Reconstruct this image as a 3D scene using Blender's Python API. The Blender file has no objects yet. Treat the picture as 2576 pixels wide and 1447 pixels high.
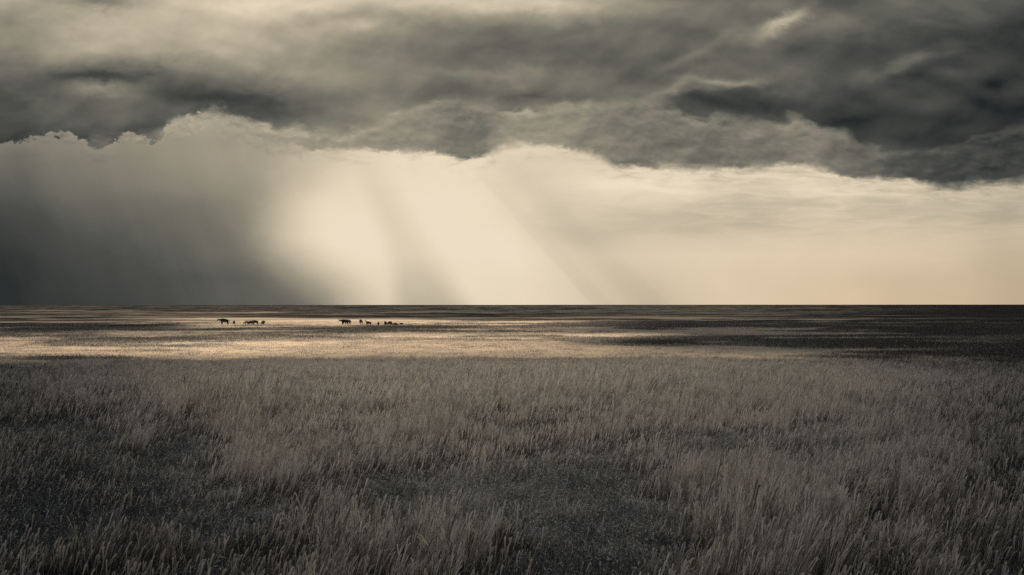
import bpy, bmesh, math, random
import numpy as np
from mathutils import Vector, Matrix

random.seed(7)
rng = np.random.default_rng(11)
S = bpy.context.scene
R = math.radians

# ------------------------------------------------------------------ camera
CAM_H = 5.0
HFOV = 50.0
EXPO = 0.4                                 # exposed a little for the shaded grass
F = 1288 / math.tan(R(HFOV / 2))          # focal length for a 2576 wide picture
cd = bpy.data.cameras.new('camera')
cam = bpy.data.objects.new('camera', cd)
S.collection.objects.link(cam)
cd.sensor_width = 36
cd.angle = R(HFOV)
cd.clip_start = 0.5
cd.clip_end = 40000
cam.location = (0, 0, CAM_H)
cam.rotation_euler = (R(90.87), R(0.045), 0)
S.camera = cam

# ------------------------------------------------------------------ light
SUN_EL, SUN_AZ = 42.0, -13.0               # ahead of the camera, a little to the left
sun_to = Vector((math.sin(R(SUN_AZ)) * math.cos(R(SUN_EL)), math.cos(R(SUN_AZ)) * math.cos(R(SUN_EL)), math.sin(R(SUN_EL))))
sd = bpy.data.lights.new('sun', 'SUN')
sd.energy = 5.0
sd.angle = R(0.5)
sd.color = (1.0, 0.82, 0.62)
sun = bpy.data.objects.new('sun', sd)
S.collection.objects.link(sun)
sun.rotation_euler = sun_to.to_track_quat('Z', 'Y').to_euler()
sun.location = (0, 0, 50)

S.view_settings.view_transform = 'Standard'
S.view_settings.look = 'None'
S.view_settings.exposure = EXPO
S.view_settings.gamma = 1
S.view_settings.use_curve_mapping = False
S.render.engine = 'CYCLES'
S.cycles.max_bounces = 5
S.cycles.diffuse_bounces = 3
S.cycles.transparent_max_bounces = 8
S.cycles.use_denoising = False
S.cycles.sample_clamp_indirect = 4.0

# ------------------------------------------------------------------ sky (world nodes, by direction)
def srgb(c):
    c = c / 255.0
    return c / 12.92 if c <= 0.04045 else ((c + 0.055) / 1.055) ** 2.4

W = bpy.data.worlds.new('World')
S.world = W
W.use_nodes = True
nt = W.node_tree
nt.nodes.clear()

class G:
    """small expression helper over one node tree"""
    def __init__(s, nt): s.nt = nt
    def new(s, t, **k):
        n = s.nt.nodes.new(t)
        for a, b in k.items(): setattr(n, a, b)
        return n
    def put(s, sock, v):
        if isinstance(v, bpy.types.NodeSocket): s.nt.links.new(v, sock)
        elif v is not None: sock.default_value = v
    def m(s, op, a, b=None, c=None, clamp=False):
        n = s.new('ShaderNodeMath', operation=op, use_clamp=clamp)
        s.put(n.inputs[0], a)
        if b is not None: s.put(n.inputs[1], b)
        if c is not None: s.put(n.inputs[2], c)
        return n.outputs[0]
    def add(s, a, b): return s.m('ADD', a, b)
    def sub(s, a, b): return s.m('SUBTRACT', a, b)
    def mul(s, a, b): return s.m('MULTIPLY', a, b)
    def mad(s, a, b, c): return s.m('MULTIPLY_ADD', a, b, c)
    def smooth(s, x, lo, hi, a=0.0, b=1.0):
        n = s.new('ShaderNodeMapRange', interpolation_type='SMOOTHSTEP')
        for i, v in enumerate((x, lo, hi, a, b)): s.put(n.inputs[i], v)
        return n.outputs[0]
    def lin(s, x, lo, hi, a=0.0, b=1.0):
        n = s.new('ShaderNodeMapRange', interpolation_type='LINEAR', clamp=True)
        for i, v in enumerate((x, lo, hi, a, b)): s.put(n.inputs[i], v)
        return n.outputs[0]
    def mix(s, f, a, b):
        n = s.new('ShaderNodeMix', data_type='FLOAT')
        s.put(n.inputs[0], f); s.put(n.inputs[2], a); s.put(n.inputs[3], b)
        return n.outputs[0]
    def mixc(s, f, a, b, blend='MIX'):
        n = s.new('ShaderNodeMix', data_type='RGBA', blend_type=blend)
        s.put(n.inputs[0], f); s.put(n.inputs[6], a); s.put(n.inputs[7], b)
        return n.outputs[2]
    def curve(s, x, pts, x0, x1, y0, y1):
        """y(x) through the given points; linear map in and out of the 0..1 curve box"""
        t = s.lin(x, x0, x1)
        n = s.new('ShaderNodeFloatCurve')
        c = n.mapping.curves[0]
        pts = [((p[0] - x0) / (x1 - x0), (p[1] - y0) / (y1 - y0)) for p in pts]
        pts = [p for p in pts if -1e-6 <= p[0] <= 1 + 1e-6]
        pts.sort()
        if pts[0][0] > 0: pts.insert(0, (0, pts[0][1]))
        if pts[-1][0] < 1: pts.append((1, pts[-1][1]))
        c.points[0].location = pts[0]; c.points[1].location = pts[-1]
        for p in pts[1:-1]: c.points.new(*p)
        for p in c.points: p.handle_type = 'AUTO_CLAMPED'
        n.mapping.use_clip = False
        n.mapping.update()
        s.put(n.inputs['Value'], t); n.inputs['Factor'].default_value = 1
        return s.mad(n.outputs[0], y1 - y0, y0)
    def ramp(s, x, stops, interp='LINEAR'):
        n = s.new('ShaderNodeValToRGB')
        r = n.color_ramp; r.interpolation = interp
        r.elements[0].position, r.elements[0].color = stops[0][0], (*stops[0][1], 1)
        r.elements[1].position, r.elements[1].color = stops[-1][0], (*stops[-1][1], 1)
        for p, c in stops[1:-1]:
            r.elements.new(p).color = (*c, 1)
        s.put(n.inputs[0], x)
        return n.outputs[0]
    def vec(s, x, y, z=0.0):
        n = s.new('ShaderNodeCombineXYZ')
        for i, v in enumerate((x, y, z)): s.put(n.inputs[i], v)
        return n.outputs[0]
    def noise(s, v, scale, detail=4, rough=.5, dist=0.0, lac=2.0, col=False):
        n = s.new('ShaderNodeTexNoise')
        s.put(n.inputs['Vector'], v)
        n.inputs['Scale'].default_value = scale; n.inputs['Detail'].default_value = detail
        n.inputs['Roughness'].default_value = rough; n.inputs['Distortion'].default_value = dist
        n.inputs['Lacunarity'].default_value = lac
        return n.outputs['Color' if col else 'Fac']

def UX(x): return (x - 1288) / F * 100      # bearing of a landmark, 100 * tan
def VY(y): return (765 - y) / F * 100       # height of a landmark above the horizon, 100 * tan

g = G(nt)
tc = g.new('ShaderNodeTexCoord')
sp = g.new('ShaderNodeSeparateXYZ'); nt.links.new(tc.outputs['Generated'], sp.inputs[0])
dx, dy, dz = sp.outputs
az = g.m('ARCTAN2', dx, dy)
azc = g.m('MINIMUM', g.m('MAXIMUM', az, -0.62), 0.62)
rr = g.m('SQRT', g.add(g.mul(dx, dx), g.mul(dy, dy)))
tanel = g.m('DIVIDE', dz, g.m('MAXIMUM', rr, 0.05))
u = g.mul(g.m('TANGENT', azc), 100)
v = g.mul(g.m('DIVIDE', tanel, g.m('COSINE', azc)), 100)
azu = g.mul(az, 100)                         # unclamped bearing so the texture carries on round the sky
P = g.vec(azu, g.mul(v, 1.5), 0.0)
P2 = g.vec(azu, g.mul(v, 1.8), 7.0)

# slow and fast warps
wn = g.noise(P, 0.075, 5, .55, 0.4, col=True)
ws = g.new('ShaderNodeSeparateColor'); nt.links.new(wn, ws.inputs[0])
wn2 = g.noise(P, 0.33, 5, .6, 0.3, col=True)
ws2 = g.new('ShaderNodeSeparateColor'); nt.links.new(wn2, ws2.inputs[0])
def warp(b, n1, a1, n2, a2): return g.add(b, g.add(g.mul(g.sub(n1, .5), a1), g.mul(g.sub(n2, .5), a2)))
cu = warp(u, ws.outputs[0], 4.0, ws2.outputs[0], 2.4)
cv = warp(v, ws.outputs[1], 1.6, ws2.outputs[1], 1.7)

def table(rows, uu, vv):
    rows = sorted(rows, key=lambda r: -r[0])          # from the horizon upwards
    out = None; vprev = None
    for y, pts in rows:
        if isinstance(pts[0], tuple): pp = pts
        else: pp = [(160 * i if i < 16 else 2576, p) for i, p in enumerate(pts)]
        c = g.curve(uu, [(UX(a), b) for a, b in pp], -60, 60, 0, 255)
        if out is None: out = c
        else: out = g.mix(g.lin(vv, vprev, VY(y)), out, c)
        vprev = VY(y)
    return out

CLOUD = [
 (-60, [150,150,165,180,185,180,170,165,160,150,120,95,85,85,85,85,75]),
 (0,   [178,158,172,206,218,210,188,190,192,172,148,108,92,88,90,92,80]),
 (60,  [150,174,188,184,176,162,150,122,118,124,112,92,104,104,86,70,60]),
 (120, [128,156,172,168,156,146,132,106,96,108,100,90,94,86,70,58,54]),
 (180, [104,90,86,108,138,142,124,116,118,104,92,92,96,82,78,70,58]),
 (240, [76,84,92,76,84,108,122,100,96,104,100,74,74,62,60,60,54]),
 (300, [58,84,92,84,92,108,130,140,130,118,114,86,84,64,50,50,46]),
 (350, [50,66,74,84,120,126,134,124,146,124,116,110,114,92,60,50,48]),
 (400, [48,60,68,90,130,128,128,112,128,120,104,102,106,106,76,66,60]),
 (460, [48,60,68,90,130,128,128,112,128,120,104,102,106,106,88,66,60]),
]
cl = table(CLOUD, cu, cv)

def blob(cx, cy, rx, ry, ang, amp, uu=None, vv=None):
    a = R(ang)
    du = g.sub(uu or cu, UX(cx)); dv = g.sub(vv or cv, VY(cy))
    p = g.mul(g.add(g.mul(du, math.cos(a)), g.mul(dv, math.sin(a))), 100 / (rx / F * 1e4))
    q = g.mul(g.sub(g.mul(dv, math.cos(a)), g.mul(du, math.sin(a))), 100 / (ry / F * 1e4))
    return g.mul(g.m('EXPONENT', g.mul(g.add(g.mul(p, p), g.mul(q, q)), -1.0)), amp)

wu = warp(u, ws.outputs[0], 2.0, ws2.outputs[0], 3.4)
wv = warp(v, ws.outputs[1], 0.8, ws2.outputs[1], 2.2)
for b in ((260, 222, 100, 22, 0, 48), (250, 185, 120, 16, 0, -22), (1995, 48, 60, 20, 30, 56), (1930, 75, 90, 18, 22, 30),
          (1835, 202, 90, 11, -3, 48), (1760, 215, 130, 16, 4, 26), (905, 62, 55, 16, 0, 26), (800, 15, 60, 10, 0, 12),
          (2010, 318, 45, 22, 0, 48), (2290, 158, 130, 20, 22, 24), (2400, 122, 90, 20, 8, 14), (2450, 352, 150, 8, 16, 26), (1690, 222, 95, 15, 27, 26), (1770, 118, 120, 15, 28, 22), (1500, 60, 160, 18, 12, -12), (1250, 180, 200, 18, 2, 14), (1350, 240, 240, 16, -2, -12), (560, 250, 220, 20, -8, -14), (60, 140, 120, 20, 0, 10), (1180, 360, 60, 30, 0, -26),
          (1320, 285, 40, 8, 0, -22), (240, 2, 75, 16, 0, -42), (1350, 15, 120, 14, 0, 14), (1870, 255, 120, 22, -8, -16)):
    cl = g.add(cl, blob(*b, uu=wu, vv=wv))

# cloud texture
n_big = g.noise(P, 0.14, 8, .58, 0.6)
n_mid = g.noise(P2, 0.34, 7, .56, 0.35)
n_fin = g.noise(P2, 1.3, 5, .6, 0.4)
cl = g.add(cl, g.mul(g.sub(n_big, .5), 36))
# the upper sides of the billows catch the light, their undersides do not
def lit_side(sc_, step, z_, det=3):
    a = g.noise(g.vec(azu, g.mul(v, 1.5), z_), sc_, det, .5, .25)
    b = g.noise(g.vec(g.sub(azu, step * .5), g.mul(g.add(v, step), 1.5), z_), sc_, det, .5, .25)
    return g.sub(a, b)
cl = g.add(cl, g.mul(lit_side(.085, 1.1, 21.0, 2), 125))
cl = g.add(cl, g.mul(lit_side(.24, .5, 33.0, 2), 34))
n_soft0 = g.noise(P, .16, 3, .5)
# a paler, torn fringe hangs below the dark base between the middle and the right
E2 = [(-100,372),(300,345),(400,335),(430,296),(560,288),(640,300),(700,318),(800,335),(870,338),(950,310),(1040,270),(1120,250),(1200,265),(1300,275),(1400,270),(1500,268),
      (1600,262),(1680,272),(1760,300),(1850,315),(1900,325),(1960,320),(2000,305),(2060,322),(2120,350),(2200,372),(2300,380),(2400,370),(2500,345),(2576,325)]
FR = [(300,90),(560,150),(700,150),(900,142),(1040,136),(1120,122),(1180,112),(1300,146),(1420,136),(1560,118),(1760,112),(1920,114),(2020,122),(2120,106),(2240,88),(2400,66),(2576,60)]
e2u = warp(u, ws.outputs[2], 1.0, ws2.outputs[2], 2.0)
ed2 = g.curve(e2u, [(UX(a), VY(b)) for a, b in E2], -56, 56, 0, 30)
d2 = g.add(g.sub(v, ed2), g.mul(g.sub(g.noise(g.vec(azu, g.mul(v, 1.6), 14.0), .5, 7, .6, .4), .5), 2.2))
fr = g.curve(wu, [(UX(a), b) for a, b in FR], -56, 56, 0, 255)
fr = g.add(fr, g.mul(lit_side(.36, .4, 41.0, 3), 72))
fr = g.add(fr, g.mul(g.sub(g.noise(g.vec(azu, g.mul(v, 2.4), 17.0), .7, 6, .58, .5), .5), 36))
fr = g.add(fr, g.mul(g.smooth(d2, -.9, -.1), 14))
cl = g.mix(g.smooth(d2, -.4, g.mad(g.smooth(n_soft0, .4, .62), 1.3, .3)), fr, cl)
band = g.mul(g.smooth(u, UX(560), UX(950)), g.smooth(u, UX(2350), UX(2000)))
band = g.mul(band, g.mul(g.smooth(v, VY(225), VY(300)), 1.0))
tex = g.mad(band, 6, 17)
cl = g.add(cl, g.mul(g.sub(n_mid, .5), tex))
cl = g.add(cl, g.mul(g.sub(n_fin, .5), g.mad(band, 6, 5)))

# sky below the cloud: dark rain on the left, cream on the right
L_ROWS = [
 (280, [(0,145),(320,158),(640,165),(900,180)]),
 (350, [(0,120),(160,133),(320,142),(480,147),(640,156),(800,166)]),
 (400, [(0,108),(160,122),(320,132),(480,142),(640,156),(800,168)]),
 (460, [(0,92),(160,108),(320,121),(480,132),(640,146),(800,160)]),
 (520, [(0,75),(160,90),(320,104),(480,117),(640,133),(800,150)]),
 (580, [(0,60),(160,76),(320,91),(480,105),(640,122),(800,142)]),
 (640, [(0,49),(160,65),(320,80),(480,94),(640,110),(800,130)]),
 (700, [(0,46),(160,59),(320,70),(480,76),(640,90),(800,112)]),
 (765, [(0,43),(160,55),(320,64),(480,76),(640,90),(800,106),(900,120)]),
]
R_ROWS = [
 (280, [(700,200),(1300,210),(2576,200)]),
 (400, [(700,214),(860,222),(960,226),(1120,232),(1280,222),(1440,214),(1600,220),(1760,224),(1920,222),(2080,220),(2240,214),(2400,208),(2576,200)]),
 (460, [(700,222),(860,228),(1040,232),(1200,230),(1300,216),(1440,222),(1560,228),(1700,228),(1820,212),(1920,206),(2080,214),(2240,214),(2400,206),(2576,192)]),
 (520, [(700,226),(860,231),(1040,232),(1200,232),(1300,222),(1400,212),(1520,214),(1640,214),(1760,202),(1920,196),(2080,200),(2240,196),(2400,192),(2576,180)]),
 (580, [(700,228),(860,232),(1040,233),(1240,233),(1340,222),(1420,206),(1520,202),(1640,202),(1760,205),(1920,209),(2080,212),(2240,209),(2400,204),(2576,194)]),
 (640, [(700,226),(860,231),(1040,232),(1250,233),(1380,222),(1480,212),(1600,213),(1760,216),(1920,216),(2080,214),(2240,210),(2400,202),(2576,188)]),
 (700, [(700,218),(900,224),(1040,222),(1250,228),(1400,222),(1500,212),(1600,208),(1760,213),(1920,215),(2080,212),(2240,204),(2400,198),(2576,188)]),
 (765, [(700,206),(900,214),(1040,214),(1260,224),(1400,219),(1520,210),(1620,200),(1740,206),(1900,215),(2080,214),(2240,204),(2400,198),(2576,186)]),
]
su = warp(u, ws.outputs[0], 3.0, ws2.outputs[0], 0.8)
sv = warp(v, ws.outputs[1], 1.0, ws2.outputs[1], 0.3)
left = table(L_ROWS, su, sv)
right = table(R_ROWS, su, sv)
for b in ((1620,468,190,36,-4,11), (1780,560,330,30,-3,-10), (2180,490,260,14,-4,9), (2460,545,170,36,0,-9), (1330,430,110,40,-30,-6), (1500,600,200,26,-12,-6), (1960,640,500,40,0,5), (1990,433,60,5,-2,-20), (2060,446,50,4,-4,-16), (1330,380,60,8,0,6), (2330,478,140,7,-3,9)):
    right = g.add(right, blob(*b, uu=su, vv=sv))
right = g.sub(right, g.mad(g.smooth(u, UX(1150), UX(1800)), 1, 3))
xb = g.curve(sv, [(VY(a), UX(b)) for a, b in ((280,860),(350,830),(400,800),(460,768),(520,728),(580,716),(640,756),(700,822),(765,884))], 0, 20, -50, 50)
hw = g.curve(sv, [(VY(a), b) for a, b in ((280,5),(400,5.2),(460,4.8),(520,4.2),(580,4.2),(640,5.4),(700,5.8),(765,5.4))], 0, 20, 0, 10)
t = g.m('DIVIDE', g.sub(su, xb), hw)
under = g.mix(g.smooth(t, -1.25, 1.0), left, right)
# shafts fanning out from the hidden sun
fan = g.m('DIVIDE', g.sub(u, UX(518)), g.sub(VY(-324), v))
prof = [(0.0,0),(.58,0),(.64,.1),(.74,.1),(.84,.05),(.885,-.02),(.90,-.28),(.93,-.26),(.955,-.12),(.99,-.2),(1.04,-.26),(1.09,-.08),(1.2,0),(1.6,0)]
shaft = g.curve(fan, prof, 0.0, 1.6, -1, 1)
depth = g.curve(v, [(0, 38), (VY(700), 35), (VY(640), 29), (VY(560), 22), (VY(480), 18), (VY(400), 12), (VY(370), 8)], 0, 20, 0, 100)
under = g.add(under, g.mul(shaft, depth))
wl = g.curve(v, [(VY(a), UX(b)) for a, b in ((400,905),(560,955),(660,985),(765,1000))], 0, 20, -50, 50)
wr = g.curve(v, [(VY(a), UX(b)) for a, b in ((400,968),(480,1003),(560,1050),(660,1112),(765,1180))], 0, 20, -50, 50)
wedge = g.mul(g.smooth(g.sub(u, wl), -1.3, 1.3), g.smooth(g.sub(wr, u), -1.4, 2.6))
wdep = g.curve(v, [(0, 34), (VY(700), 27), (VY(640), 20), (VY(560), 16), (VY(480), 11), (VY(400), 7), (VY(370), 4)], 0, 20, 0, 100)
under = g.sub(under, g.mul(wedge, wdep))
# soft veils and low stratus to the right
n_soft = g.noise(P, 0.09, 5, .5, 0.3)
n_str = g.noise(g.vec(azu, g.mul(v, 6.0), 3.0), 0.22, 6, .6, 0.6)
under = g.add(under, g.mul(g.sub(n_soft, .5), 24))
strm = g.mul(g.smooth(u, UX(1250), UX(1900)), g.mul(g.smooth(v, VY(640), VY(520)), 1.0))
under = g.add(under, g.mul(g.sub(n_str, .5), g.mad(strm, 60, 4)))
rainm = g.smooth(u, UX(900), UX(500))
n_rain = g.noise(g.vec(g.add(azu, g.mul(v, .35)), g.mul(v, .18), 9.0), 0.5, 4, .5)
under = g.add(under, g.mul(g.mul(g.sub(n_rain, .5), rainm), 15))

# ragged lower edge of the cloud
EDGE = [(-120,372),(0,365),(60,348),(110,335),(160,334),(200,348),(245,374),(275,368),(300,345),(330,330),(350,345),(385,349),(405,335),(430,300),
        (480,290),(560,300),(620,330),(680,350),(740,362),(790,375),(870,372),(960,378),(1080,382),(1140,393),(1180,399),(1220,390),(1260,370),
        (1300,362),(1400,365),(1450,376),(1500,388),(1540,410),(1600,418),(1700,420),(1850,423),(1960,415),(2030,418),(2080,431),(2140,445),
        (2280,450),(2340,463),(2400,468),(2460,462),(2576,455),(2700,450)]
eu = warp(u, ws.outputs[2], 0.0, ws2.outputs[2], 1.0)
ed = g.curve(eu, [(UX(a), VY(b)) for a, b in EDGE], -56, 56, 0, 30)
rag = g.noise(g.vec(azu, g.mul(v, 1.5), 4.0), 0.9, 7, .62, 0.5)
rough_l = g.mad(g.smooth(u, UX(900), UX(600)), 1.2, 1.25)
d_edge = g.add(g.sub(v, ed), g.mul(g.sub(rag, .5), rough_l))
d_edge = g.add(d_edge, g.mul(g.m('MAXIMUM', blob(490, 316, 85, 24, 6, 1.0, u, v), blob(330, 352, 60, 12, 0, .7, u, v)), g.mul(g.sub(g.noise(P, .85, 6, .6, .9), .48), 9.0)))
soft = g.mad(g.mul(g.smooth(g.noise(P, .22, 3, .5), .42, .68), g.smooth(u, UX(380), UX(700))), 0.6, g.mad(g.smooth(u, UX(700), UX(950)), .14, .13))
mask = g.smooth(d_edge, g.mul(soft, -1.0), soft)
veil = g.mul(g.smooth(d_edge, -2.4, 0.0), g.smooth(g.noise(g.vec(azu, g.mul(v, 3.2), 51.0), .42, 6, .62, .4), .45, .72))
under = g.mix(g.mul(veil, .34), under, cl)
# pale fluff between the two clouds on the left
fl_n = g.noise(P, 0.55, 7, .6, 0.7)
fl = g.m('MAXIMUM', blob(650, 352, 150, 30, -12, 1.0, u, v), blob(455, 325, 50, 20, 10, .75, u, v))
fl = g.smooth(g.add(fl, g.mul(g.sub(fl_n, .5), 1.7)), .42, .72)
fluff_l = g.mad(g.sub(g.noise(P, 1.1, 6, .6, .3), .5), 95, 152)
# thin bright lip where the light grazes the underside
lip = g.mul(g.smooth(d_edge, -0.9, -0.05), g.smooth(d_edge, 0.25, 0.0))
under = g.add(under, g.mul(lip, g.mul(g.smooth(u, UX(1500), UX(300)), 5)))
lum = g.mix(mask, under, cl)
lum = g.mix(g.mul(fl, .42), lum, fluff_l)
frag = g.mul(g.m('MAXIMUM', blob(462, 318, 62, 26, 8, 1.0, u, v), blob(340, 346, 40, 9, 0, .75, u, v)), 1.0)
frag = g.smooth(g.mul(frag, g.smooth(g.noise(P, .95, 5, .55, .9), .44, .54)), .25, .6)
lum = g.mix(g.mul(frag, .45), lum, g.mad(g.sub(g.noise(P, 1.6, 4, .6), .5), 80, 168))
# a little film-like mottling that real cloud has at every scale
lum = g.add(lum, g.mul(g.sub(g.noise(P, 3.2, 3, .6), .5), 5))
fac = g.m('DIVIDE', lum, 255, clamp=True)
def duo(*c): return tuple(srgb(x) for x in c)
col = g.ramp(fac, [(0, duo(4, 6, 8)), (.14, duo(31, 36, 38)), (.30, duo(77, 78, 74)), (.45, duo(118, 115, 104)),
                   (.60, duo(158, 150, 131)), (.75, duo(200, 187, 163)), (.88, duo(231, 215, 189)), (1, duo(250, 240, 216))])
warm = g.mul(g.smooth(v, VY(480), VY(770)), g.smooth(u, UX(1200), UX(2300)))
col = g.mixc(g.mul(warm, .85), col, (1.0, .89, .79, 1), 'MULTIPLY')
# the clear sky high above the cloud
skt = g.new('ShaderNodeTexSky', sky_type='NISHITA')
skt.sun_disc = False
skt.sun_elevation = R(SUN_EL)
skt.sun_rotation = R(SUN_AZ)
skc = g.mixc(1.0, skt.outputs[0], (.1, .1, .1, 1), 'MULTIPLY')
col = g.mixc(g.smooth(tanel, .42, .6), col, skc)
bg = g.new('ShaderNodeBackground'); bg.inputs[1].default_value = 2 ** -EXPO
nt.links.new(col, bg.inputs[0])
wo = g.new('ShaderNodeOutputWorld'); nt.links.new(bg.outputs[0], wo.inputs[0])

# ------------------------------------------------------------------ noise in numpy
_T = rng.random((256, 256))
def vnoise(x, y):
    xi = np.floor(x).astype(int); yi = np.floor(y).astype(int)
    fx = x - xi; fy = y - yi
    fx = fx * fx * (3 - 2 * fx); fy = fy * fy * (3 - 2 * fy)
    a = _T[xi & 255, yi & 255]; b = _T[(xi + 1) & 255, yi & 255]
    c = _T[xi & 255, (yi + 1) & 255]; d = _T[(xi + 1) & 255, (yi + 1) & 255]
    return (a * (1 - fx) + b * fx) * (1 - fy) + (c * (1 - fx) + d * fx) * fy
def fbm(x, y, n=4, gain=.5):
    s = np.zeros_like(x, dtype=float); a = 1.0; t_ = 0
    for i in range(n):
        s += a * vnoise(x * 2 ** i + 17.3 * i, y * 2 ** i + 5.1 * i); t_ += a; a *= gain
    return s / t_
def sst(x, a, b):
    t_ = np.clip((x - a) / (b - a), 0, 1)
    return t_ * t_ * (3 - 2 * t_)
def bearing(x, y):
    """map coordinates: bearing and depression of a ground point as seen from the hide (0, 0, 5)"""
    y = np.maximum(y, 3.0)
    return 1288 + F * x / y, 765 + F * CAM_H / y
def gs(px, py, cx, cy, rx, ry, ang=0):
    a = R(ang); du = px - cx; dv = py - cy
    p = (du * math.cos(a) + dv * math.sin(a)) / rx; q = (dv * math.cos(a) - du * math.sin(a)) / ry
    return np.exp(-(p * p + q * q))
def spot(x, y, cx, cy, rx, ry, amp=1.0):
    """soft patch on the ground; cx, cy is where it lies, by bearing and depression"""
    px, py = bearing(x, y)
    return amp * gs(px, py, cx, cy, rx, ry)

def relief(x, y):
    d = np.hypot(x, y)
    return (fbm(x / 34 + 3, y / 34 + 8, 3) - .5) * .55 * sst(d, 12, 60) + (fbm(x / 420, y / 420, 3) - .5) * 3.0 * sst(d, 250, 900) * (1 - sst(d, 3000, 7000) * .5) - .6 * sst(d, 250, 900)

# ------------------------------------------------------------------ helpers for objects
def link(o):
    S.collection.objects.link(o); return o
def mesh_obj(name, verts, faces, mat=None, parent=None, smooth=False):
    me = bpy.data.meshes.new(name)
    me.from_pydata([tuple(p) for p in verts], [], faces)
    if smooth:
        me.polygons.foreach_set('use_smooth', [True] * len(me.polygons))
    me.update()
    o = bpy.data.objects.new(name, me)
    if mat: me.materials.append(mat)
    link(o)
    if parent: o.parent = parent
    return o
def material(name):
    m_ = bpy.data.materials.new(name); m_.use_nodes = True
    m_.node_tree.nodes.clear()
    return m_, G(m_.node_tree)

# ------------------------------------------------------------------ ground
def veg_and_shade(x, y):
    """0 = pale cured grass, 1 = dark scrubby ground; light and shade are painted in too"""
    px, py = bearing(x, y)
    n1 = fbm(x / 46, y / 30, 4, .55); n2 = fbm(x / 14 + 40, y / 9, 4, .55)
    vv_ = sst(n1 * .5 + n2 * .5, .44, .57) * .95
    vv_ = vv_ * (1 - .85 * gs(px, py, 1000, 868, 620, 22)) * (1 - .8 * gs(px, py, 800, 810, 330, 9))  # ground colour painted paler under the sunlit bands
    for a in ((260,822,230,7,.95),(420,852,200,5,.6),(790,846,110,5,.55),(1060,826,110,5,1.0),(750,826,90,4,.7),(1660,862,110,7,.9),
              (1250,838,160,4,.5),(480,870,90,4,.5),(130,868,120,3,.15),(700,795,160,3,.5),(1200,790,300,4,.5)):
        vv_ = vv_ + spot(x, y, *a)
    for a in ((1000,806,140,4,.8),(330,838,200,5,.6),(620,785,120,2,.5),(560,801,200,3,.5),(1700,788,170,3,.4),(1950,897,200,3,.5)):  # some pale spots repeat sunlit streaks in the ground colour
        vv_ = vv_ - spot(x, y, *a)
    far = 1 - sst(py, 788, 803)
    vv_ = vv_ + far * (.10 + .35 * n1) * (1 - .45 * gs(px, py, 1100, 785, 700, 5)) + .30 * sst(px + (n1 - .5) * 900, 1700, 2400) + .75 * sst(px + (n2 - .5) * 300, 2050, 2600)  # shade of the far plain and right side painted as darker ground
    return np.clip(vv_, 0, 1.6)

rad = np.concatenate([np.linspace(0, 60, 50), 60 * (9000 / 60) ** (np.arange(1, 421) / 420)])
ang = np.concatenate([np.linspace(-180, -36, 40)[:-1], np.linspace(-36, 36, 360), np.linspace(36, 180, 40)[1:]])
AA, RR = np.meshgrid(np.radians(ang), rad[1:])
gx = RR * np.sin(AA); gy = RR * np.cos(AA)
gz = relief(gx, gy)
nr, na = gx.shape
vs = np.stack([gx, gy, gz], -1).reshape(-1, 3)
idx = np.arange(nr * na).reshape(nr, na)
q = np.stack([idx[:-1, :-1], idx[:-1, 1:], idx[1:, 1:], idx[1:, :-1]], -1).reshape(-1, 4)[:, ::-1]
me = bpy.data.meshes.new('ground')
centre = len(vs)
vs = np.vstack([vs, [[0, 0, 0]]])
fan_f = [(int(idx[0, i + 1]), int(idx[0, i]), centre) for i in range(na - 1)]
me.from_pydata(vs.tolist(), [], q.tolist() + fan_f)
me.polygons.foreach_set('use_smooth', [True] * len(me.polygons))
dvv = np.append(veg_and_shade(gx, gy).ravel(), 0.5)
at = me.attributes.new('veg_shade', 'FLOAT', 'POINT'); at.data.foreach_set('value', dvv.astype(np.float32))
ground = link(bpy.data.objects.new('ground', me))
ground['kind'] = 'structure'
m_, s = material('dry_plain')
tcg = s.new('ShaderNodeTexCoord').outputs['Object']
atn = s.new('ShaderNodeAttribute', attribute_name='veg_shade').outputs['Fac']
na_ = s.noise(tcg, .9, 6, .65, .3); nb_ = s.noise(tcg, .16, 6, .6, .4); nc_ = s.noise(tcg, 4.0, 4, .6)
f1 = s.add(atn, s.add(s.mul(s.sub(na_, .5), 1.5), s.mul(s.sub(nb_, .5), 1.1)))
f1 = s.lin(f1, .12, 1.5)
colg = s.ramp(f1, [(0, (.69, .555, .41)), (.12, (.60, .48, .35)), (.3, (.30, .25, .195)), (.52, (.13, .115, .097)), (.72, (.055, .053, .050)), (1, (.026, .026, .025))])
colg = s.mixc(s.smooth(nc_, .35, .7), colg, s.mixc(1.0, colg, (.62, .6, .58, 1), 'MULTIPLY'))
pb = s.new('ShaderNodeBsdfPrincipled'); s.put(pb.inputs['Base Color'], colg)
pb.inputs['Roughness'].default_value = 1; pb.inputs['Specular IOR Level'].default_value = .1
bmp = s.new('ShaderNodeBump'); bmp.inputs['Strength'].default_value = .8; bmp.inputs['Distance'].default_value = .12
s.put(bmp.inputs['Height'], na_); s.put(pb.inputs['Normal'], bmp.outputs[0])
out = s.new('ShaderNodeOutputMaterial'); s.put(out.inputs[0], pb.outputs[0])
me.materials.append(m_)

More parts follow.
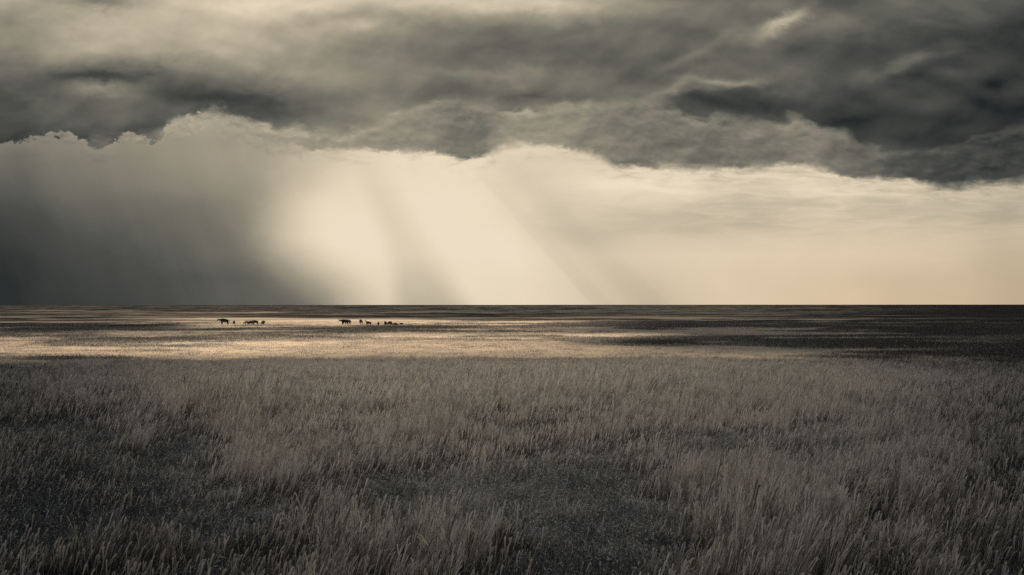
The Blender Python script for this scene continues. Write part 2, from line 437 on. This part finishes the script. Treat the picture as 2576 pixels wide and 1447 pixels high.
# ------------------------------------------------------------------ added cloud sheet above the frame, gaps shaped to place sun and shade
def light_through(x, y):
    """how much sun is let through by the added cloud that shades this ground point"""
    px, py = bearing(x, y)
    n = fbm(x / 60 + 9, y / 42 + 2, 4, .55)
    yb = 893 + np.clip((px - 1200) / 1400, 0, 1) * 6
    near = 1 - sst(py, yb - 3, yb + 5)
    xr = 1500 + (py - 830) * 6.0 + (n - .5) * 500
    rightm = 1 - sst(px, xr - 260, xr + 200)
    top = sst(py + (n - .5) * 14, 797, 812)
    L = near * rightm * top
    L = L * (1 - .75 * np.clip((1 - sst(px, 150, 620)) * (1 - sst(py, 822, 834)), 0, 1))
    L = np.maximum(L, .55 * gs(px, py, 590, 785, 150, 2.5)); L = np.maximum(L, .5 * gs(px, py, 600, 800, 260, 3.5))
    L = np.maximum(L, .5 * gs(px, py, 1980, 898, 260, 3))
    L = L - .9 * gs(px, py, 1700, 862, 170, 9) - .8 * gs(px, py, 260, 822, 260, 8)
    L = np.where(L > .02, np.clip(L * (.5 + .9 * sst(n, .36, .54)) * (.85 + .15 * sst(py, 825, 845)), 0, 1), L)
    L = np.maximum(L, 1.0 * np.exp(-((px - 950) / 520) ** 4) * np.exp(-((py - 868) / 19) ** 4) * (.72 + .28 * sst(n, .35, .55)))
    L = L * (1 - .5 * (1 - sst(px + (n - .5) * 300, 0, 620)))
    far = .09 * sst(fbm(x / 300, y / 420, 3), .4, .65) * (1 - sst(py, 800, 820)) * (1 - sst(px, 1500, 2300) * .8)
    L = np.maximum(L, far)
    fore = sst(py, 893, 905) * (.13 + .05 * (1 - sst(py, 1000, 1150)) + .20 * gs(px, py, 1450, 950, 900, 95) + .15 * gs(px, py, 1020, 1040, 500, 130) + .13 * gs(px, py, 1920, 1330, 330, 190) + .11 * gs(px, py, 1000, 1420, 360, 110) + .07 * gs(px, py, 650, 1150, 160, 150))
    fore = fore * (1 - .97 * (1 - sst(px, 0, 620))) * (1 - .95 * sst(px, 1950, 2600))
    L = np.maximum(L, fore)
    return np.clip(L, 0, 1)

def stretch(a, b, step, lo, hi, n):
    mid = np.arange(a, b, step)
    l_ = a - (np.geomspace(step, a - lo + step, n)[::-1] - step)[:-1]
    h_ = mid[-1] + (np.geomspace(step, hi - mid[-1] + step, n) - step)[1:]
    return np.concatenate([l_, mid, h_])
xs = stretch(-230, 230, 3.5, -9000, 9000, 60)
ys = stretch(60, 520, 3.0, -4500, 11000, 60)
SX, SY = np.meshgrid(xs, ys)
opaque = 1 - light_through(SX, SY)
opaque[SY < 4] = .97
sx, sy, sz = sun_to
lump = (fbm(SX / 700 + 4, SY / 700, 4) - .5)
h0 = 1300 + 160 * lump
t0 = h0 / sz
for _ in range(12):                                    # follow the sun ray up to the added sheet, raised with distance to stay out of view
    yy = SY + sy * t0; xx = SX + sx * t0
    base = np.maximum(h0, .34 * np.hypot(xx, yy) * (1 + .12 * lump))
    t0 = .5 * t0 + .5 * base / sz
dvx = np.stack([SX + sx * t0, SY + sy * t0, sz * t0], -1).reshape(-1, 3)
ny, nx = SX.shape
idx = np.arange(ny * nx).reshape(ny, nx)
q = np.stack([idx[:-1, :-1], idx[:-1, 1:], idx[1:, 1:], idx[1:, :-1]], -1).reshape(-1, 4)
me = bpy.data.meshes.new('cloud_shade_sheet')
me.from_pydata(dvx.tolist(), [], q.tolist())
me.polygons.foreach_set('use_smooth', [True] * len(me.polygons))
at = me.attributes.new('opacity', 'FLOAT', 'POINT'); at.data.foreach_set('value', opaque.ravel().astype(np.float32))
shade_sheet = link(bpy.data.objects.new('cloud_shade_sheet', me))
shade_sheet['kind'] = 'structure'
m_, s = material('shade_cloud')  # material of the added sheet that shades the plain
th = s.new('ShaderNodeAttribute', attribute_name='opacity').outputs['Fac']
tr = s.new('ShaderNodeBsdfTransparent')
tl = s.new('ShaderNodeBsdfTranslucent'); tl.inputs[0].default_value = (.118, .146, .180, 1)
mx = s.new('ShaderNodeMixShader'); s.put(mx.inputs[0], th); s.put(mx.inputs[1], tr.outputs[0]); s.put(mx.inputs[2], tl.outputs[0])
out = s.new('ShaderNodeOutputMaterial'); s.put(out.inputs[0], mx.outputs[0])
me.materials.append(m_)

# ------------------------------------------------------------------ grass
def grass_mat(name, stops, trans=.35):
    m_, s = material(name)
    ti = s.new('ShaderNodeAttribute', attribute_name='tint', attribute_type='INSTANCER').outputs['Fac']
    bl = s.new('ShaderNodeAttribute', attribute_name='shade').outputs['Fac']   # each blade has its own age and colour
    f_ = s.m('ADD', ti, s.mul(s.sub(bl, .36), 1.0), clamp=True)
    c_ = s.ramp(f_, stops)
    d_ = s.new('ShaderNodeBsdfDiffuse'); s.put(d_.inputs[0], c_)
    t_ = s.new('ShaderNodeBsdfTranslucent'); s.put(t_.inputs[0], c_)
    mx_ = s.new('ShaderNodeMixShader'); mx_.inputs[0].default_value = trans
    s.put(mx_.inputs[1], d_.outputs[0]); s.put(mx_.inputs[2], t_.outputs[0])
    o_ = s.new('ShaderNodeOutputMaterial'); s.put(o_.inputs[0], mx_.outputs[0])
    return m_
M_STRAW = grass_mat('cured_grass', [(0, (.07, .066, .060)), (.35, (.175, .166, .154)), (.7, (.40, .376, .344)), (1, (.71, .68, .625))])
M_SCRUB = grass_mat('scrub_leaf', [(0, (.07, .078, .084)), (.4, (.25, .268, .275)), (.7, (.46, .465, .455)), (1, (.74, .72, .67))], .2)  # dark leaf colour with a bluish shadow tone mixed in

def blade(V, Fc, A, base, h, w, lean, az_, curl, shade, seg=3, head=0):
    """a bent tapering blade, or a stalk with a seed head"""
    d = np.array([math.cos(az_), math.sin(az_), 0.0]); side = np.array([-math.sin(az_ + .9), math.cos(az_ + .9), 0])
    p = np.array(base, float); i0 = len(V); th_ = lean
    for k in range(seg + 1):
        t_ = k / seg
        ww = w * (1 - t_ ** 1.6 * .88) * .5
        if head and k == seg: ww = w * .9
        V.append(p - side * ww); V.append(p + side * ww); A += [shade, shade]
        if k:
            j = i0 + 2 * (k - 1); Fc.append((j, j + 1, j + 3, j + 2))
        st = h / seg
        p = p + st * (d * math.sin(th_) + np.array([0, 0, math.cos(th_)])); th_ += curl
    if head:
        tip = V[-1] * .5 + V[-2] * .5
        dd = d * math.sin(th_) + np.array([0, 0, math.cos(th_)])
        j = len(V) - 2
        V.append(tip + dd * head * .5 - side * w * 1.05); V.append(tip + dd * head * .5 + side * w * 1.05); V.append(tip + dd * head)
        A += [shade + .12] * 3
        Fc.append((j, j + 1, j + 3, j + 2)); Fc.append((j + 2, j + 3, j + 4))

proto_col = {}
def proto(name, kind, mat, variants=5):
    col_ = bpy.data.collections.new(name)
    for vi in range(variants):
        V, Fc, A = [], [], []
        r_ = random.Random(hash((len(name), vi, kind == 'tall')) & 0xffff)
        def gsp(sig): return (r_.gauss(0, sig), r_.gauss(0, sig), 0)
        if kind == 'tall':
            for c in range(5):                                     # five stems bunched, each with its blades
                cbr = (.0, .08, .18, .5, 1.05)[(c * 2 + vi) % 5]; cb = np.array(gsp(.17)); hh = r_.uniform(.6, 1.0); lz = r_.gauss(.10, .12)
                for b in range(9):
                    blade(V, Fc, A, cb + np.array(gsp(.03)), hh * r_.uniform(.6, 1.05), r_.uniform(.008, .014), max(.02, lz + r_.gauss(0, .05)),
                          r_.gauss(0, .6), r_.uniform(.03, .16), .25 * r_.random() + cbr, 3, r_.uniform(.05, .1) if b % 3 == 0 else 0)
        elif kind == 'mid':
            off = (.0, .12, .22, .35, .75)[vi]
            for b in range(1 + vi // 2):
                blade(V, Fc, A, gsp(.14), r_.uniform(.5, .8), r_.uniform(.012, .018), abs(r_.gauss(.1, .08)), r_.gauss(0, .8), r_.uniform(.02, .12), r_.uniform(.8, 1.1), 3, .09)
            for b in range(34):
                blade(V, Fc, A, gsp(.12), r_.uniform(.22, .55), r_.uniform(.010, .018), abs(r_.gauss(.2, .18)), r_.gauss(0, 1.1), r_.uniform(.05, .3), off * .8 + .35 * r_.random() ** 1.5, 3,
                      .04 if b % 6 == 0 else 0)
        elif kind == 'scrub':
            for b in range(40):
                blade(V, Fc, A, gsp(.15), r_.uniform(.14, .42), r_.uniform(.009, .018), abs(r_.gauss(.28, .22)), r_.gauss(0, 1.3), r_.uniform(.05, .45), r_.random() ** 1.6, 3)
            for b in range(14):                                    # small leaves and twigs at all angles
                p = np.array([r_.gauss(0, .14), r_.gauss(0, .14), r_.uniform(.05, .30)]); a = np.array([r_.gauss(0, 1), r_.gauss(0, 1), r_.gauss(0, .7)])
                a = a / np.linalg.norm(a) * r_.uniform(.02, .055); b2 = np.cross(a, [r_.gauss(0, 1), r_.gauss(0, 1), r_.gauss(0, 1)]); b2 = b2 / (np.linalg.norm(b2) + 1e-6) * .012
                i0 = len(V); V += [p - a, p + b2, p + a, p - b2]; A += [r_.random() ** 2 * 1.3] * 4; Fc.append((i0, i0 + 1, i0 + 2, i0 + 3))
        else:                                                      # turf: a low wide mat for the far plain
            for b in range(46):
                blade(V, Fc, A, gsp(.5), r_.uniform(.08, .26), r_.uniform(.03, .06), abs(r_.gauss(.3, .3)), r_.uniform(0, 6.28), r_.uniform(.1, .4), r_.random(), 2)
        me_ = bpy.data.meshes.new(name)
        me_.from_pydata([tuple(map(float, p)) for p in V], [], Fc); me_.update()
        a_ = me_.attributes.new('shade', 'FLOAT', 'POINT'); a_.data.foreach_set('value', np.clip(np.array(A, dtype=np.float32), 0, 1.3))
        me_.materials.append(mat)
        col_.objects.link(bpy.data.objects.new(name + '_tuft', me_))
    proto_col[kind] = col_
proto('tall_straw', 'tall', M_STRAW)
proto('mid_grass', 'mid', M_STRAW)
proto('low_scrub', 'scrub', M_SCRUB)
proto('turf', 'turf', M_STRAW)

def scatter(name, kind, pts, scale, rot, tint, label, mat):
    me_ = bpy.data.meshes.new(name)
    me_.vertices.add(len(pts)); me_.vertices.foreach_set('co', np.asarray(pts, np.float32).ravel())
    a_ = me_.attributes.new('size', 'FLOAT_VECTOR', 'POINT'); a_.data.foreach_set('vector', np.asarray(scale, np.float32).ravel())
    a_ = me_.attributes.new('turn', 'FLOAT_VECTOR', 'POINT'); a_.data.foreach_set('vector', np.asarray(rot, np.float32).ravel())
    a_ = me_.attributes.new('tint', 'FLOAT', 'POINT'); a_.data.foreach_set('value', np.clip(tint, 0, 1).astype(np.float32))
    o = link(bpy.data.objects.new(name, me_))
    me_.materials.append(mat)
    o['kind'] = 'stuff'; o['label'] = label; o['category'] = 'grass'
    ng = bpy.data.node_groups.new(name + '_scatter', 'GeometryNodeTree')
    ng.interface.new_socket('Geometry', in_out='INPUT', socket_type='NodeSocketGeometry')
    ng.interface.new_socket('Geometry', in_out='OUTPUT', socket_type='NodeSocketGeometry')
    N = ng.nodes.new; L = ng.links.new
    gi, go = N('NodeGroupInput'), N('NodeGroupOutput')
    ip = N('GeometryNodeInstanceOnPoints'); ci = N('GeometryNodeCollectionInfo')
    ci.inputs['Collection'].default_value = proto_col[kind]
    ci.inputs['Separate Children'].default_value = True; ci.inputs['Reset Children'].default_value = True
    ip.inputs['Pick Instance'].default_value = True
    def attr(n_):
        a = N('GeometryNodeInputNamedAttribute'); a.data_type = 'FLOAT_VECTOR'; a.inputs['Name'].default_value = n_
        return a.outputs['Attribute']
    L(gi.outputs[0], ip.inputs['Points']); L(ci.outputs[0], ip.inputs['Instance'])
    e2r = N('FunctionNodeEulerToRotation'); L(attr('turn'), e2r.inputs[0]); L(e2r.outputs[0], ip.inputs['Rotation'])
    L(attr('size'), ip.inputs['Scale']); L(ip.outputs[0], go.inputs[0])
    md = o.modifiers.new('scatter', 'NODES'); md.node_group = ng
    return o

def throw(n, d0, d1, half=31):
    r_ = np.sqrt(rng.random(n) * (d1 ** 2 - d0 ** 2) + d0 ** 2); a_ = np.radians((rng.random(n) * 2 - 1) * half)
    return r_ * np.sin(a_), r_ * np.cos(a_)

def tallness(x, y):
    """1 = tall pale grass, 0 = low dark scrub; clumps lie where they grow"""
    px, py = bearing(x, y)
    # warp so that the clumps have ragged outlines
    wx = (fbm(x / 3.5, y / 3.5, 3) - .5) * 260; wy = (fbm(x / 3.5 + 50, y / 3.5, 3) - .5) * 110
    wx = wx * sst(py, 900, 1150); wy = wy * sst(py, 900, 1150)
    px = px + wx; py = py + wy
    t_ = .38 + (fbm(x / 5, y / 7, 4) - .5) * .95 + .30 * (1 - sst(py, 960, 1100))
    for a in ((1920,1330,190,110,.75),(1960,1480,160,70,.6),(960,1430,240,75,.75),(1150,1380,120,60,.4),(650,1180,80,130,.6),(660,1040,90,50,.35),(1070,1080,110,60,.55),
              (330,1130,50,90,.35),(2230,1180,150,130,.35),(2460,1350,110,120,.3),(840,1280,60,80,.3),(1500,1050,260,50,.3),(1350,1010,200,40,.25),
              (350,1440,120,30,.3),(2440,1120,120,60,.25)):
        t_ = t_ + a[4] * gs(px, py, *a[:4])
    for a in ((230,1120,90,60,.6),(420,1190,80,70,.5),(1020,1270,160,50,.75),(1850,1165,140,28,.9),(1480,1330,210,110,.75),(1400,1180,200,50,.35),(420,1350,300,50,.7),
              (1500,1450,200,60,.6),(1120,1150,60,40,.4),(2120,1080,160,30,.4),(1850,950,110,6,.9),(2200,1290,70,70,.45),(180,1250,120,60,.4),(2550,1440,120,60,.6),
              (60,1300,120,200,.3),(1740,1420,60,50,.5),(2250,1450,70,60,.3)):  # scrub at left edge and bottom right corner stands in for vignette shade
        t_ = t_ - .72 * a[4] * gs(px, py, *a[:4])
    return t_

pools = {'tall': [], 'mid': [], 'scrub': []}
for n, d0, d1, sc in ((26000, 13, 46, 1.0), (62000, 46, 98, 1.15)):
    x, y = throw(n, d0, d1)
    near_ = 1 - sst(y, 35, 70)
    T = tallness(x, y) + rng.normal(0, .11, n) + (fbm(x / .8, y / 1.3, 3) - .5) * (.35 + .55 * near_)
    T2 = T + rng.normal(0, .24, n)
    tn = fbm(x / 1.2 + 7, y / 1.2, 3) * .55 + fbm(x / 6 + 31, y / 8, 3) * .45
    px, py = bearing(x, y)
    edge = y + rng.normal(0, 8, n) < 95 + (fbm(x / 12, y / 12, 3) - .5) * 18
    for kind, sel in (('tall', T > .72), ('mid', (T <= .72) & (T2 > .30)), ('scrub', (T <= .72) & (T2 <= .30))):
        w_ = np.where(sel & edge)[0]
        if kind == 'tall': w_ = w_[rng.random(len(w_)) < .72]
        pools[kind].append((x[w_], y[w_], T[w_], tn[w_], np.full(len(w_), sc)))
info = {'tall': ('tall_grass', 'tall pale straw grass leaning to the right in ragged clumps in the foreground', M_STRAW),
        'mid': ('meadow_grass', 'knee high grey brown grass filling the foreground between the tall clumps', M_STRAW),
        'scrub': ('low_scrub', 'low dark bluish scrub and leaf litter in the hollows of the foreground', M_SCRUB)}
for kind, lst in pools.items():
    x, y, T, tn, sc = (np.concatenate([l[i] for l in lst]) for i in range(5))
    n = len(x); z = relief(x, y) - .01
    hs = rng.uniform(.8, 1.15, n) * sc
    if kind == 'tall': hs = hs * np.clip(.72 + (T - .6) * 1.2, .75, 1.4)
    if kind == 'mid': hs = hs * np.clip(.6 + (T - .3) * 1.0, .6, 1.1)
    hs = hs * (1 - .6 * sst(y, 50, 95))
    scale = np.stack([sc * rng.uniform(.9, 1.3, n), sc * rng.uniform(.9, 1.3, n), hs], -1)
    wind = -.03 + .20 * fbm(x / 6, y / 6, 2)
    yaw = rng.normal(0, .65, n) if kind != 'scrub' else rng.uniform(0, 6.28, n)
    rot = np.stack([rng.normal(0, .11, n), (wind if kind != 'scrub' else 0) + rng.normal(0, .10, n), yaw], -1)
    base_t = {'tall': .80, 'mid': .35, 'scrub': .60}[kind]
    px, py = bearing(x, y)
    side_shade = .46 * (1 - sst(px, -40, 620)) + .38 * sst(px, 2060, 2600) + .20 * sst(py, 1320, 1450) + .35 * sst(px, 1850, 2500) * (1 - sst(py, 915, 985))  # shade painted into the tint: sides, bottom and upper right darkened
    tint = base_t - side_shade + (T - .5) * (.22 if kind != 'scrub' else .05) + (tn - .5) * 1.1 + rng.normal(0, .20 if kind == 'tall' else .15, n) - (.16 if kind == 'mid' else .04) * sst(py, 1000, 1200) + (T - .5) * .15 + .14 * sst(y, 40, 92)
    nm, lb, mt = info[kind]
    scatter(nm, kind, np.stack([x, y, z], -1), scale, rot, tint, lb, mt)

# short turf on the far plain, pale or dark as the ground beneath it, its painted shade included
x, y = throw(60000, 92, 330, 30)
dv_ = veg_and_shade(x, y)
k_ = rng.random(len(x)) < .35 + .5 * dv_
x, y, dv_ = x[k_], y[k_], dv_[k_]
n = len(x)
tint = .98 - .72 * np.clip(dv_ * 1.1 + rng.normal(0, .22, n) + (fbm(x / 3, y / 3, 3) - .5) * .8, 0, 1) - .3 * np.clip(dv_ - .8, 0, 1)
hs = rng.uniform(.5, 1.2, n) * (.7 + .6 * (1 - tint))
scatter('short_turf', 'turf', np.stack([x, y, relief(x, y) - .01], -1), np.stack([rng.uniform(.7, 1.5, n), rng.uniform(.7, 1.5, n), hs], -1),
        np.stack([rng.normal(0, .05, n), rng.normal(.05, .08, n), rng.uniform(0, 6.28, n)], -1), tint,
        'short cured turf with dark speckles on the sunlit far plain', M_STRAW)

# ------------------------------------------------------------------ animals
def coat(name, c, c2):
    m_, s = material(name)
    t_ = s.new('ShaderNodeTexCoord').outputs['Object']
    n_ = s.noise(t_, 3.0, 5, .6)
    p = s.new('ShaderNodeBsdfPrincipled'); s.put(p.inputs['Base Color'], s.mixc(s.smooth(n_, .35, .65), (*c, 1), (*c2, 1)))
    p.inputs['Roughness'].default_value = .85
    o_ = s.new('ShaderNodeOutputMaterial'); s.put(o_.inputs[0], p.outputs[0])
    return m_
M_BLACK = coat('black_coat', (.012, .011, .010), (.022, .020, .018))
M_BROWN = coat('brown_coat', (.035, .026, .019), (.06, .045, .032))
M_PALE = coat('tan_coat', (.16, .13, .10), (.24, .2, .15))
M_HORN = coat('horn', (.05, .045, .04), (.09, .08, .07))
M_HAIR = coat('hair', (.01, .01, .01), (.02, .018, .016))

def skin_mesh(name, nodes, edges, mat, root=0, sub=1):
    me_ = bpy.data.meshes.new(name)
    me_.from_pydata([n_[0] for n_ in nodes], edges, []); me_.update()
    o = bpy.data.objects.new(name, me_); link(o)
    md = o.modifiers.new('skin', 'SKIN'); md.use_smooth_shade = True
    sk = me_.skin_vertices[0].data
    for i, n_ in enumerate(nodes):
        sk[i].radius = n_[1]; sk[i].use_root = (i == root)
    sb = o.modifiers.new('sub', 'SUBSURF'); sb.levels = sub; sb.render_levels = sub
    dg = bpy.context.evaluated_depsgraph_get()
    out_ = bpy.data.meshes.new_from_object(o.evaluated_get(dg))
    out_.name = name
    bpy.data.objects.remove(o)
    out_.materials.clear(); out_.materials.append(mat)
    return out_

def animal_meshes(pose, mat):
    """gnu like antelope or ox facing +X, withers 1.35 m: high shoulder, sloping back, thin jointed legs"""
    N_ = []; E = []
    def nd(p, r, par=None):
        N_.append((p, r if isinstance(r, tuple) else (r, r)))
        if par is not None: E.append((par, len(N_) - 1))
        return len(N_) - 1
    dz_ = -.62 if pose == 'lying' else 0
    ch = nd((.05, 0, 1.0 + dz_), (.34, .40))
    sh = nd((.42, 0, 1.04 + dz_), (.28, .40), ch)
    be = nd((-.32, 0, 1.0 + dz_), (.31, .34), ch)
    ru = nd((-.70, 0, 1.0 + dz_), (.27, .31), be)
    bt = nd((-.86, 0, .98 + dz_), (.13, .16), ru)
    if pose == 'graze':
        n1 = nd((.72, 0, .92), (.15, .21), sh); n2 = nd((.95, 0, .62), (.11, .15), n1)
        h1 = nd((1.04, 0, .40), (.10, .12), n2); h2 = nd((1.12, 0, .18), (.065, .075), h1); h3 = nd((1.15, 0, .08), (.05, .05), h2)
        head, mu = Vector((1.04, 0, .42)), Vector((.1, 0, -.95)).normalized()
    elif pose == 'raised':
        n1 = nd((.66, 0, 1.26), (.15, .20), sh); n2 = nd((.80, 0, 1.50), (.11, .14), n1)
        h1 = nd((.92, 0, 1.60), (.10, .12), n2); h2 = nd((1.12, 0, 1.50), (.07, .075), h1); h3 = nd((1.22, 0, 1.45), (.05, .05), h2)
        head, mu = Vector((.90, 0, 1.64)), Vector((.9, 0, -.4)).normalized()
    else:
        n1 = nd((.74, 0, 1.12 + dz_), (.15, .22), sh); n2 = nd((.98, 0, 1.16 + dz_), (.11, .15), n1)
        h1 = nd((1.14, 0, 1.14 + dz_), (.10, .13), n2); h2 = nd((1.30, 0, .94 + dz_), (.07, .08), h1); h3 = nd((1.36, 0, .86 + dz_), (.055, .055), h2)
        head, mu = Vector((1.12, 0, 1.18 + dz_)), Vector((.6, 0, -.75)).normalized()
    for s_ in (-1, 1):
        st = .07 * s_
        if pose == 'lying':
            a = nd((.50, .16 * s_, .30), (.10, .12), sh); b = nd((.72, .20 * s_, .12), .06, a); c = nd((.50, .24 * s_, .06), .045, b)
            a = nd((-.62, .22 * s_, .26), (.14, .16), ru); b = nd((-.30, .30 * s_, .12), .07, a); c = nd((-.62, .32 * s_, .06), .045, b)
            continue
        a = nd((.44, .14 * s_, .78), (.14, .18), sh); b = nd((.44 + st, .14 * s_, .46), (.085, .09), a)
        c = nd((.42 + st, .14 * s_, .20), (.060, .060), b); d = nd((.44 + st * 1.2, .14 * s_, .05), (.062, .065), c)
        a = nd((-.68, .14 * s_, .74), (.17, .22), ru); b = nd((-.58 - st, .14 * s_, .56), (.11, .13), a)
        c = nd((-.76 - st, .14 * s_, .40), (.065, .075), b); d = nd((-.72 - st, .14 * s_, .18), (.055, .055), c); e = nd((-.70 - st, .14 * s_, .05), (.062, .065), d)
    body = skin_mesh('body', N_, E, mat)
    # horns sweep out and up
    horns = []
    up = Vector((-mu.z, 0, mu.x)) if mu.x * 1 > 0 else Vector((0, 0, 1))
    up = Vector((abs(mu.z), 0, abs(mu.x)))
    for s_ in (-1, 1):
        b0 = head + Vector((0, .05 * s_, 0)) + up * .08
        pts = [b0, b0 + Vector((0, .14 * s_, -.01)), b0 + Vector((0, .24 * s_, 0)) + up * .07, b0 + Vector((0, .22 * s_, 0)) + up * .20, b0 + Vector((0, .15 * s_, 0)) + up * .28]
        horns.append(skin_mesh('horn', [(tuple(p), (r_, r_)) for p, r_ in zip(pts, (.038, .034, .028, .018, .007))], [(i, i + 1) for i in range(4)], M_HORN))
    z0 = 1.0 + dz_
    if pose == 'raised': tp = [(-.90, 0, z0), (-1.06, 0, z0 + .12), (-1.22, 0, z0 + .20), (-1.38, 0, z0 + .26)]
    else: tp = [(-.92, 0, z0 + .03), (-1.0, 0, z0 - .12), (-1.02, .02, z0 - .34), (-1.0, .03, max(.05, z0 - .58))]
    tail = skin_mesh('tail', [(p, (r_, r_)) for p, r_ in zip(tp, (.035, .03, .05, .02))], [(0, 1), (1, 2), (2, 3)], M_HAIR)
    # mane: a ragged fringe along neck and throat
    nk = [Vector(N_[i][0]) for i in (sh, n1, n2, h1)]
    V, Fc = [], []
    r_ = random.Random(5)
    for k in range(26):
        t_ = k / 25 * 2.9; i = min(2, int(t_)); p = nk[i].lerp(nk[i + 1], t_ - i)
        rad_ = (N_[(sh, n1, n2, h1)[i]][1][1] * (1 - (t_ - i)) + N_[(sh, n1, n2, h1)[i + 1]][1][1] * (t_ - i)) * .8
        for sgn in (1, -1):
            q_ = p + up * rad_ * sgn; j = len(V)
            tip = q_ + up * sgn * r_.uniform(.05, .13) + Vector((-.06, r_.uniform(-.03, .03), -.03))
            V += [q_ + Vector((-.03, .015, 0)), q_ + Vector((.03, -.015, 0)), q_ + Vector((0, -.02, .0)), tip]
            Fc += [(j, j + 1, j + 3), (j + 1, j + 2, j + 3), (j + 2, j, j + 3)]
    me_ = bpy.data.meshes.new('mane'); me_.from_pydata([tuple(p) for p in V], [], Fc); me_.update(); me_.materials.append(M_HAIR)
    return body, horns, tail, me_

cache = {}
def animal(pose, mat, bx, feet, hgt, yaw, label, group):
    key = (pose, mat.name)
    if key not in cache: cache[key] = animal_meshes(pose, mat)
    body, horns, tail, mane = cache[key]
    d = CAM_H * F / (feet - 765); x_ = (bx - 1288) / F * d
    ref = {'graze': 1.40, 'raised': 1.95, 'stand': 1.42, 'lying': 1.0}[pose]
    sc = 1.16 * hgt / F * d / ref
    root = bpy.data.objects.new('wildebeest', None); link(root)
    zz = float(relief(np.array([x_]), np.array([d]))[0])
    root.location = (x_, d, zz - .13 * sc); root.rotation_euler = (0, 0, R(yaw)); root.scale = (sc, sc, sc)
    root['label'] = label; root['category'] = 'wildebeest'; root['group'] = group
    for nm, me_ in [('body', body), ('horn', horns[0]), ('horn', horns[1]), ('tail', tail), ('mane', mane)]:
        o = bpy.data.objects.new(nm, me_); link(o); o.parent = root
        if nm == 'mane': o['kind'] = 'stuff'
G1 = 'wildebeest of the left herd on the sunlit plain'
G2 = 'wildebeest of the right herd on the sunlit plain'
HERD = [
 ('stand', M_BLACK, 564, 817, 15.5, 188, 'large black wildebeest, leftmost of the left herd, high shoulders and sloping back', G1),
 ('stand', M_BROWN, 589, 816, 9.5, 95, 'small brown wildebeest seen end on, second from the left in the left herd', G1),
 ('graze', M_PALE, 622, 817, 10, 200, 'pale tan wildebeest grazing just left of the overlapping dark pair', G1),
 ('graze', M_BROWN, 630, 818, 10.5, 15, 'brown wildebeest with head down, left half of the overlapping pair in the left herd', G1),
 ('stand', M_BLACK, 642, 817, 11.5, 175, 'black wildebeest, right half of the overlapping pair in the left herd', G1),
 ('stand', M_BROWN, 662, 817, 11, 80, 'dark wildebeest seen end on, rightmost of the left herd', G1),
 ('stand', M_BLACK, 867, 817, 14.0, 183, 'bulky black wildebeest facing left, leftmost of the right herd', G2),
 ('graze', M_BLACK, 874, 816, 12.5, 172, 'black wildebeest standing close behind the bulky leftmost one of the right herd', G2),
 ('stand', M_BROWN, 908, 815, 12, 262, 'slim brown wildebeest facing the camera, alone right of the bulky black one', G2),
 ('raised', M_BLACK, 927, 818, 14, 178, 'black wildebeest with head held high and tail stretched out behind it', G2),
 ('stand', M_BLACK, 952, 818, 9.5, 92, 'dark wildebeest seen end on, standing alone in the middle of the right herd', G2),
 ('stand', M_BROWN, 970, 818, 11.5, 108, 'brown wildebeest with raised neck, left one of the close pair in the right herd', G2),
 ('graze', M_BLACK, 981, 818, 11, 58, 'black wildebeest with lowered head, right one of the close pair in the right herd', G2),
 ('lying', M_BLACK, 996, 817, 9, 128, 'dark wildebeest lying down between the close pair and the calf', G2),
 ('stand', M_BROWN, 1010, 818, 7, 150, 'small brown calf, rightmost of the right herd', G2),
]
for a in HERD: animal(*a)
